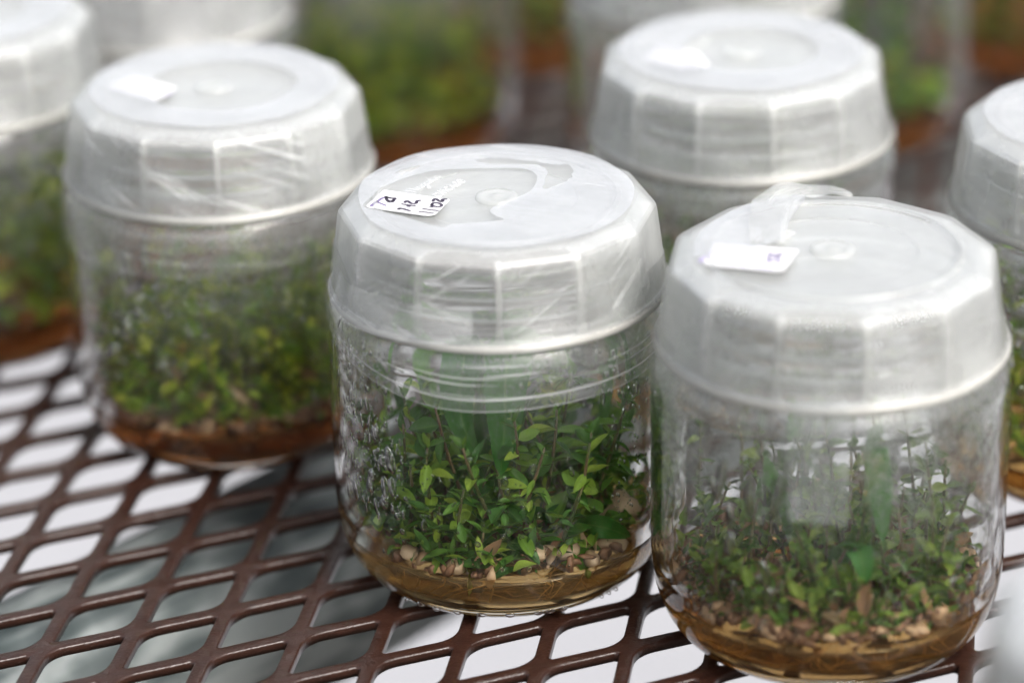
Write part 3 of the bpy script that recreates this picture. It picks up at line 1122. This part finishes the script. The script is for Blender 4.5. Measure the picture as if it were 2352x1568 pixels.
F_top = film_mat('lid_top_film', 0.15, 0.10, 0.42, 0.7, 0.05, 0.24, 3.0, (0.92, 0.93, 0.95), 0.5)
F_band = film_mat('sealing_band', 0.06, 0.15, 0.03, 0.9, 0.02, 0.2, 1.0)
F_diag = film_mat('diagonal_film', 0.04, 0.3, -0.55, 0.6, 0.03, 0.2, 7.0)
F_fold = film_mat('film_fold', 0.42, 0.2, 0.0, 0.4, 0.02, 0.2, 6.0)
F_tail = film_mat('film_tail', 0.18, 0.12, 0.2, 0.5, 0.04, 0.2, 2.0)
clear1 = rough_loop([(-23.4, 4.6), (-20.8, 7.4), (-18.4, 10.0), (-12.7, 13.4), (-5.6, 14.2), (0.8, 14.2), (5.6, 13.5), (7.9, 10.5), (8.1, 6.5), (6.7, 0.9), (3.2, -3.5), (-1.2, -8.3), (-0.2, -12.1), (1.2, -14.3),
                     (-5.6, -15.5), (-9.3, -16.1), (-10.3, -17.6), (-13.6, -15.4), (-19.5, -10.5), (-24.0, -7.4), (-26.6, -5.0), (-25.0, 0.2)], 0.15, 2.0)
clear2 = rough_loop([(-4.4, 18.6), (-0.8, 20.2), (4.0, 18.9), (8.9, 16.9), (12.4, 15.4), (15.0, 15.2), (15.5, 9.5), (13.4, 4.9), (9.6, 2.2), (10.3, 11.4), (8.8, 15.3), (4.0, 15.9), (-0.8, 16.3)], 0.7, 5.0)
clear3 = rough_loop([(-21, 12.5), (-18.5, 15.5), (-15.5, 16.6), (-17.5, 13.6)], 0.6, 8.0)
link('top_film', flat_film(circle(28.0, 90, 0, 0, 0.9, 1.5), [clear1, clear2, clear3], 82.15), F_top, jB, smooth=False)
zl = lambda th: 50.6 + 0.0009 * max(0, -th - 5) ** 2 * 1.6 + 0.00055 * max(0, th) ** 2 + 0.25 * math.sin(th * 0.09)
def fold(j, rot, th0, th1, z, h=0.3, off=0.12):
    link('film_fold', film_patch(th0, th1, z, lambda th: z(th) + h * math.sin(PI * max(0.02, min(0.98, (th - th0) / (th1 - th0)))), rot, 60, 2, off, 3, 0.05), F_fold, j)


for t0, t1, dz, hh in ((-92, 100, 0.0, 0.16), (-80, 88, 2.3, 0.5), (-46, 0, 5.6, 0.35), (-36, 2, 6.9, 0.4), (-8, 16, 7.4, 0.4), (-14, 10, 9.3, 0.35), (40, 84, 5.0, 0.3), (30, 78, 6.6, 0.25)):
    fold(jB, 0, t0, t1, (lambda d: (lambda th: zl(th) + d))(dz), hh)
link('sealing_film', film_patch(-92, 100, zl, lambda th: 71.0 + 2 * math.sin(th * .05), 0, 120, 22, 0.0, 1), F_band, jB)
link('lid_film', film_patch(-58, 62, lambda th: 66.0 + 0.03 * th, lambda th: 79.4, 0, 90, 14, 0.15, 4), F_diag, jB)
link('film_tail', film_patch(-74, -9, lambda th: 63.2 + 0.045 * (th + 40), lambda th: 71.5 + 0.02 * th, 0, 50, 10, 0.3, 9, 0.2), F_tail, jB)

# row of bubbles at the front of the base, added as outside water beads
bv, bf = [], []
for th, s in ((-42, 0.55), (-35, 0.75), (-28, 0.8), (-19, 0.75), (-9.5, 0.85), (1.5, 0.9), (12.5, 0.85), (17, 0.85), (22.5, 0.85), (40, 0.4), (44, 0.4), (48, 0.45)):
    a = math.radians(th)
    rv_ = Vector((math.sin(a), -math.cos(a), 0)); tv = Vector((math.cos(a), math.sin(a), 0))
    c = rv_ * 30.2 + Vector((0, 0, 2.8))
    nrm = (rv_ * 0.72 + Vector((0, 0, -0.69))).normalized(); bt = nrm.cross(tv)
    b = len(bv)
    for p in ICO2[0]:
        bv.append((c + tv * (p.x * s * 1.25) + bt * (p.z * s * 0.95) + nrm * (p.y * 0.62)) * MM)
    bf += [tuple(b + i for i in fc) for fc in ICO2[1]]
link('base_bubbles', mesh('base_bubbles', bv, bf), M_water, gB)['kind'] = 'stuff'

strapsB = [([(2, 2, 11), (3, 0, 34), (3, -8, 55), (1, -15, 50), (0.5, -19, 40), (-0.5, -20, 29.5)], 9.5),
           ([(-2, 3, 11), (-4, 1, 35), (-6, -8, 54), (-8, -14, 47), (-7.5, -18, 40), (-5, -20, 34)], 8.5),
           ([(14, 6, 11), (20, 4, 30), (23, 0, 52), (25, -4, 47), (25, -7, 38)], 7.0),
           ([(-8, 8, 11), (-14, 8, 32), (-17, 6, 55), (-20, 0, 55), (-23, -5, 46)], 8.0),
           ([(10, -14, 12), (14, -19, 17), (19, -21, 18), (25, -19.5, 14.5)], 5.5),
           ([(9, -13, 12), (6, -19, 20), (3, -22, 22)], 4.6), ([(11, -14, 12), (14, -21, 14), (16, -26, 9.5)], 5.0),
           ([(9.5, -14, 12), (13, -14, 22), (18, -14, 27)], 5.0)]
leadB = [(-20, -16, 20), (-15, -21, 13), (-9, -18, 24), (-4, -20, 16), (3, -19, 24), (7, -16, 30), (-22, -8, 30), (-13, -10, 33), (16, -6, 33), (20, 2, 34), (11, 0, 36), (-7, -24, 9), (-12, -24, 8), (-18, -20, 10)]
pB = make_plant('plantlet_clump', posB, 11.0, 21, 72, 8, 33, 2.6, 7.8, 'deep', True, 40, strapsB, 26.0, 2.6, leadB, cap=290, filler=11.0)
tag(pB, 'dark green leafy shoots with long strap leaves growing in the sharp centre jar', 'plant')
rr = random.Random(4)
for (x, y, z, s) in ((6, -24, 14.0, 3.4), (13, -22, 13, 2.6), (-19, -21, 13, 2.2), (24, -9, 16, 4.2), (21, -17, 12.5, 3.2), (-10, -26, 12, 1.8), (17, -24, 12, 2.0)):  # largest lump, by the right wall, is added for a pale refracted patch
    o = link('callus', chunk(rr, s), M_callus, pB)
    o.location = (x * MM, y * MM, (z - 11) * MM)

# ---- front right jar
posA = (0.0619, 0.5707)
dA = [(800, -89, -46, 12, 60, 0.6, 1.0), (30, -55, -20, 22, 46, 1.7, 5.0), (50, -50, 30, 14, 40, 0.9, 1.5), (1000, 36, 89, 12, 60, 0.6, .8), (300, -45, 40, 40, 60, 0.5, .6), (30, 20, 60, 16, 44, 1.5, 2), (120, 110, 250, 20, 55, 1.0, 1)]
jA, gA, geA, lA = make_jar(posA, 6, 'front right jar with a loose film strip sticking up from its lid', 'brown', 11.5, (0.03, 0.66, 2.0, 27, 54), dA, 31, roots=50, charcoal=10)
lid_lettering(lA, 6)
stA = link('sticker', sticker_mesh([(-22.38, 3.84), (-6.54, -0.87), (-10.67, -11.7), (-25.6, -7.1)], [0.6, 0.5, 1.8, 1.8], 81.75), M_paper, jA, smooth=False)
shiftA = lambda s, dx=1.0, dy=-0.9: [[(x * 1.07 + dx, y + dy) for x, y in q] for q in s]
link('handwriting', stroke_mesh('handwriting', shiftA(HW_FADED + HW_DARK[2:6]), 0.7, 81.84, 81.9), M_inkff, stA, smooth=False)
link('handwriting', stroke_mesh('handwriting', shiftA(HW_DARK[6:9]), 0.7, 81.84, 81.9), M_inkff, stA, smooth=False)
link('handwriting', stroke_mesh('handwriting', shiftA(HW_DARK[9:11]), 0.8, 81.84, 81.9), M_inkf, stA, smooth=False)
# film over the left of the lid top and the long strip with its free end
link('top_film', flat_film(rough_loop([(-27, -4), (-25, 8), (-18, 19), (-10, 25.5), (-3, 26), (-7, 14), (-9.5, 5), (-12, 2), (-20, -3)], 0.3, 3.0), [], 82.2), F_top, jA, smooth=False)
link('sealing_film', film_patch(-95, 95, lambda th: 58.0 + 0.03 * th, lambda th: 78.8, 6, 120, 22, 0.0, 12), film_mat('lid_wrap_a', 0.05, 0.12, 0.02, 0.8, 0.02, 0.2, 5.0), jA)
link('film_strip', film_patch(-18, 0, lambda th: 40.5 - 0.06 * th * 0.3, lambda th: 66, 6, 24, 26, 0.35, 15, 0.35), film_mat('hanging_strip', 0.12, 0.08, 1.5, 0.3, 0.06, 0.25, 4.0, (0.86, 0.9, 0.9)), jA)


def ribbon(path, widths, nrm_twist=0.0):
    v, f, uv = [], [], []
    p = catmull(path, 6)
    w = catmull(widths, 6)
    n = len(p)
    for i in range(n):
        for s in range(5):
            t = s / 4 - 0.5
            q = p[i] + w[i] * t + Vector((0, 0, 0.35 * math.sin(s * 2.2 + i * 0.6)))
            v.append(q * MM); uv.append((i * 1.2, t * 8))
    for i in range(n - 1):
        for s in range(4):
            a = i * 5 + s
            f.append((a, a + 1, a + 6, a + 5))
    return mesh('film', v, f, uv)


link('film_strip', ribbon([(-12.5, 2, 82.3), (-11.5, 11, 82.4), (-10, 19, 82.6), (-8.5, 23.5, 82.9), (-4.5, 25.4, 83.7), (0.5, 24.8, 83.9), (6.0, 23.4, 83.5)],
                          [(6.5, -1, 0), (7.5, -1.5, 0), (8.5, -2, 0), (8.5, -3, 0.1), (5.5, -6, -0.5), (3, -5, -0.7), (0.5, -1.0, -0.2)]), film_mat('loose_strip', 0.26, 0.14, 0.0, 0.7, 0.06, 0.2, 8.0), jA)
strapsA = [([(6, 3, 11), (7, 0, 30), (7, -8, 46), (8, -14, 38), (9, -17, 27)], 7.0),
           ([(-4, 5, 11), (-8, 4, 26), (-12, -2, 36), (-15, -9, 29)], 6.0), ([(0, -8, 11), (2, -12, 24), (4, -20, 27), (5, -24, 22)], 6.0)]
pA = make_plant('plantlet_clump', posA, 11.5, 41, 100, 5, 22, 2.2, 5.6, 'mid', True, 120, strapsA, 26.0, 2.4, [(-22, 12, 26), (-16, 18, 30), (-10, 22, 28), (-4, 24, 32), (2, 20, 30), (8, 23, 32), (14, 19, 30), (20, 14, 28), (24, 6, 26), (-8, 12, 28), (6, 12, 28), (-24, -10, 14), (-20, -16, 16), (18, -14, 26), (22, -6, 28), (20, -18, 14), (0, -22, 12)], cap=200, filler=9.0)
tag(pA, 'green shoots above heaped brown dead leaves in the front right jar', 'plant')

for q in range(26):
    a = rr.uniform(-PI, 0); r = rr.uniform(16, 29)
    o = link('callus', chunk(rr, rr.uniform(1.0, 2.6)), M_callus if q % 3 else M_bark, pA)
    o.location = (r * MM * math.cos(a), r * MM * math.sin(a), rr.uniform(0.2, 2.0) * MM)

# ---- left jar behind
posE = (-0.0642, 0.6716)
dE = [(60, -50, 0, 16, 40, 1.6, 2.0), (500, -85, 60, 14, 58, 0.9, 1), (20, -45, 10, 46, 56, 1.5, 2.5), (100, 110, 250, 20, 55, 1.0, 1)]
jE, gE, geE, lE = make_jar(posE, 4.5, 'left jar with yellow-green plants and reddish brown gel, before two other jars', 'rust', 11.0, (0.02, 0.5, 3.0, 30, 58), dE, 51, roots=20, charcoal=6)
stE = link('sticker', sticker_mesh([(-18.5, 7.5), (-8.0, -1.5), (-12.0, -10.2), (-24.4, 0.6)], [0.6, 0.6, 1.8, 1.8], 81.75), M_paper, jE, smooth=False)
link('handwriting', stroke_mesh('handwriting', [[(x * .8 + .6, y * .8 + 1.2) for x, y in s] for s in HW_DARK[6:9]], 0.4, 81.84, 81.9), M_inkff, stE, smooth=False)
link('top_film', flat_film(circle(27.4, 72, 0, 0, 0.8, 4.5), [circle(16.3, 60, 1.6, -1.2, 0.5, 2.5)], 82.2), F_top, jE, smooth=False)
link('sealing_film', film_patch(-95, 95, lambda th: 50.5 + 0.035 * th + 0.0003 * th * th, lambda th: 72, 4.5, 120, 22, 0.0, 22), F_band, jE)
link('lid_film', film_patch(-62, 40, lambda th: 64.5, lambda th: 79.4, 4.5, 90, 14, 0.15, 24), film_mat('criss_film', 0.06, 0.4, 0.4, 0.6, 0.03, 0.2, 17.0), jE)
pE = make_plant('plantlet_clump', posE, 11.0, 61, 80, 10, 36, 2.8, 6.8, 'yel', True, 60, (), 26.5, 3.1, [(-12, -20, 24), (0, -22, 24), (10, -20, 26), (20, -12, 30), (-20, -10, 26)], cap=240)
tag(pE, 'yellow-green bushy shoots inside the left jar', 'plant')

for pl, sd_, n1, n2 in ((pB, 5, 170, 26), (pA, 6, 420, 150), (pE, 7, 380, 90)):
    top = 4.5 if pl is pA else 2.4
    debris(pl, sd_, n1, M_bark, 'bark_crumbs', 0.6, 2.4, -0.6, top)
    debris(pl, sd_ + 50, n2, M_tan, 'callus_crumbs', 0.6, 2.6, -0.8, top)

# ---- back right jar
posC = (0.0530, 0.6868)
jC, gC, geC, lC = make_jar(posC, 8.5, 'blurred jar behind the centre and front right jars with crumpled white sticker', 'brown', 11.0, (0.2, 0.6, 4.0, 20, 58), [(200, -89, 89, 20, 58, 0.8, 1)], 71, roots=8, charcoal=2)
stC = link('sticker', sticker_mesh([(-18.4, 3.85), (-9.8, -1.0), (-7.6, -10.5), (-14.1, -12.4), (-22.5, -4.7)], [0.6, 0.6, 1.2, 1.2, 1.2], 81.75), M_paper, jC, smooth=False)
link('handwriting', stroke_mesh('handwriting', shiftA(HW_DARK[6:8], 1.8, -1.2), 0.4, 81.84, 81.9), M_inkff, stC, smooth=False)
lid_lettering(lC, 8.5)
link('top_film', flat_film(circle(27.4, 72, 0, 0, 0.8, 6.5), [circle(15.2, 60, 2.0, -0.5, 0.5, 3.5)], 82.2), F_top, jC, smooth=False)
link('sealing_film', film_patch(-95, 95, lambda th: 55 + 0.02 * th, lambda th: 78.5, 8.5, 120, 22, 0.0, 32), F_band, jC)
pC = make_plant('plantlet_clump', posC, 11.0, 81, 22, 12, 40, 4, 8, 'mid', False, 4)
tag(pC, 'fogged green shoots inside the blurred jar behind the centre jar', 'plant')

# ---- the remaining, more blurred jars
MORE = [
    ('right', (0.1284, 0.6397), 12, 'jar cut off by the right edge, glass covered in water drops', 'brown', [(420, -89, 20, 14, 58, 1.5, .6)], (0.05, 0.35, 5.0, 30, 60), 'yel', 26, 12, 42, 'green shoots behind wet glass in the jar at the right edge'),
    ('left', (-0.1299, 0.7278), 9, 'jar cut off by the left edge, beside the left jar', 'rust', [(260, -20, 89, 16, 56, 1.6, .6)], (0.10, 0.45, 6.0, 30, 60), 'yel', 26, 14, 42, 'yellow-green shoots in the jar cut off by the left edge'),
    ('back_left', (-0.0882, 0.7815), 3, 'blurred jar at the top left whose lid shows just above the left jar', 'rust', [(80, -60, 60, 16, 56, 1.2, 1)], (0.1, 0.4, 7.0, 20, 60), 'mid', 20, 14, 36, 'green shoots in the blurred jar behind the left jar'),
    ('back_mid', (-0.0308, 0.8516), 14, 'blurred jar with bright green plants at top centre, lid out of the picture', 'rust', [(80, -60, 60, 16, 56, 1.2, 1)], (0.03, 0.5, 8.0, 36, 60), 'yel', 34, 16, 40, 'bright green shoots in the blurred jar at top centre'),
    ('back_right', (0.0512, 0.7882), 20, 'blurred jar whose pale lid rim peeps over the jar behind the centre one', 'rust', [(60, -60, 60, 16, 56, 1.2, 1)], (0.1, 0.5, 9.0, 20, 60), 'mid', 22, 14, 38, 'green shoots in the jar seen at the top above the crumpled sticker'),
    ('far_right', (0.0943, 0.8513), 2, 'dark blurred jar at the top right with brown gel', 'rust', [(60, -60, 60, 16, 56, 1.2, 1)], (0.02, 0.2, 10.0, 20, 60), 'deep', 16, 16, 38, 'dark green shoots in the blurred jar at the top right'),
    ('far_mid', (0.0100, 0.9250), 2, 'farthest blurred jar, a brown sliver between the two jars at top centre', 'rust', None, (0.05, 0.3, 11.0, 20, 60), 'mid', 14, 14, 34, 'shoots in the farthest jar at the top, between two jars'),
    ('far_corner', (0.1560, 0.9150), 2, 'very dark blurred jar in the top right corner', 'rust', None, (0.01, 0.1, 12.0, 20, 60), 'deep', 10, 16, 36, 'dark green shoots in the top right corner jar'),
    ('near', (0.1034, 0.4250), 5, 'strongly blurred pale lid of a near jar in the bottom right corner', 'brown', None, (0.1, 0.4, 13.0, 20, 60), 'mid', 18, 14, 36, 'shoots hidden in the near jar at the bottom right corner'),
]
for i, (key, loc, rot, lab, gel, drops, fogp, pal, n, h0, h1, plab) in enumerate(MORE):
    j, g, ge, ld = make_jar(loc, rot, lab, gel, 11.0, fogp, drops, 100 + i * 7, roots=6, charcoal=2)
    link('top_film', flat_film(circle(27.4, 48, 0, 0, 0.8, i), [circle(15 + i % 3, 48, 1, -1, 0.5, i + 3)], 82.2), F_top, j, smooth=False)
    link('sealing_film', film_patch(-120, 120, lambda th: 54 + 0.02 * th, lambda th: 78.0, rot, 80, 12, 0.0, 40 + i), F_band, j)
    if key in ('near', 'back_left'):                 # only the lid of these shows
        continue
    p = make_plant('plantlet_clump', loc, 11.0, 200 + i, n, h0, h1, 4.5, 8.5, pal, False, 6)
    tag(p, plab, 'plant')
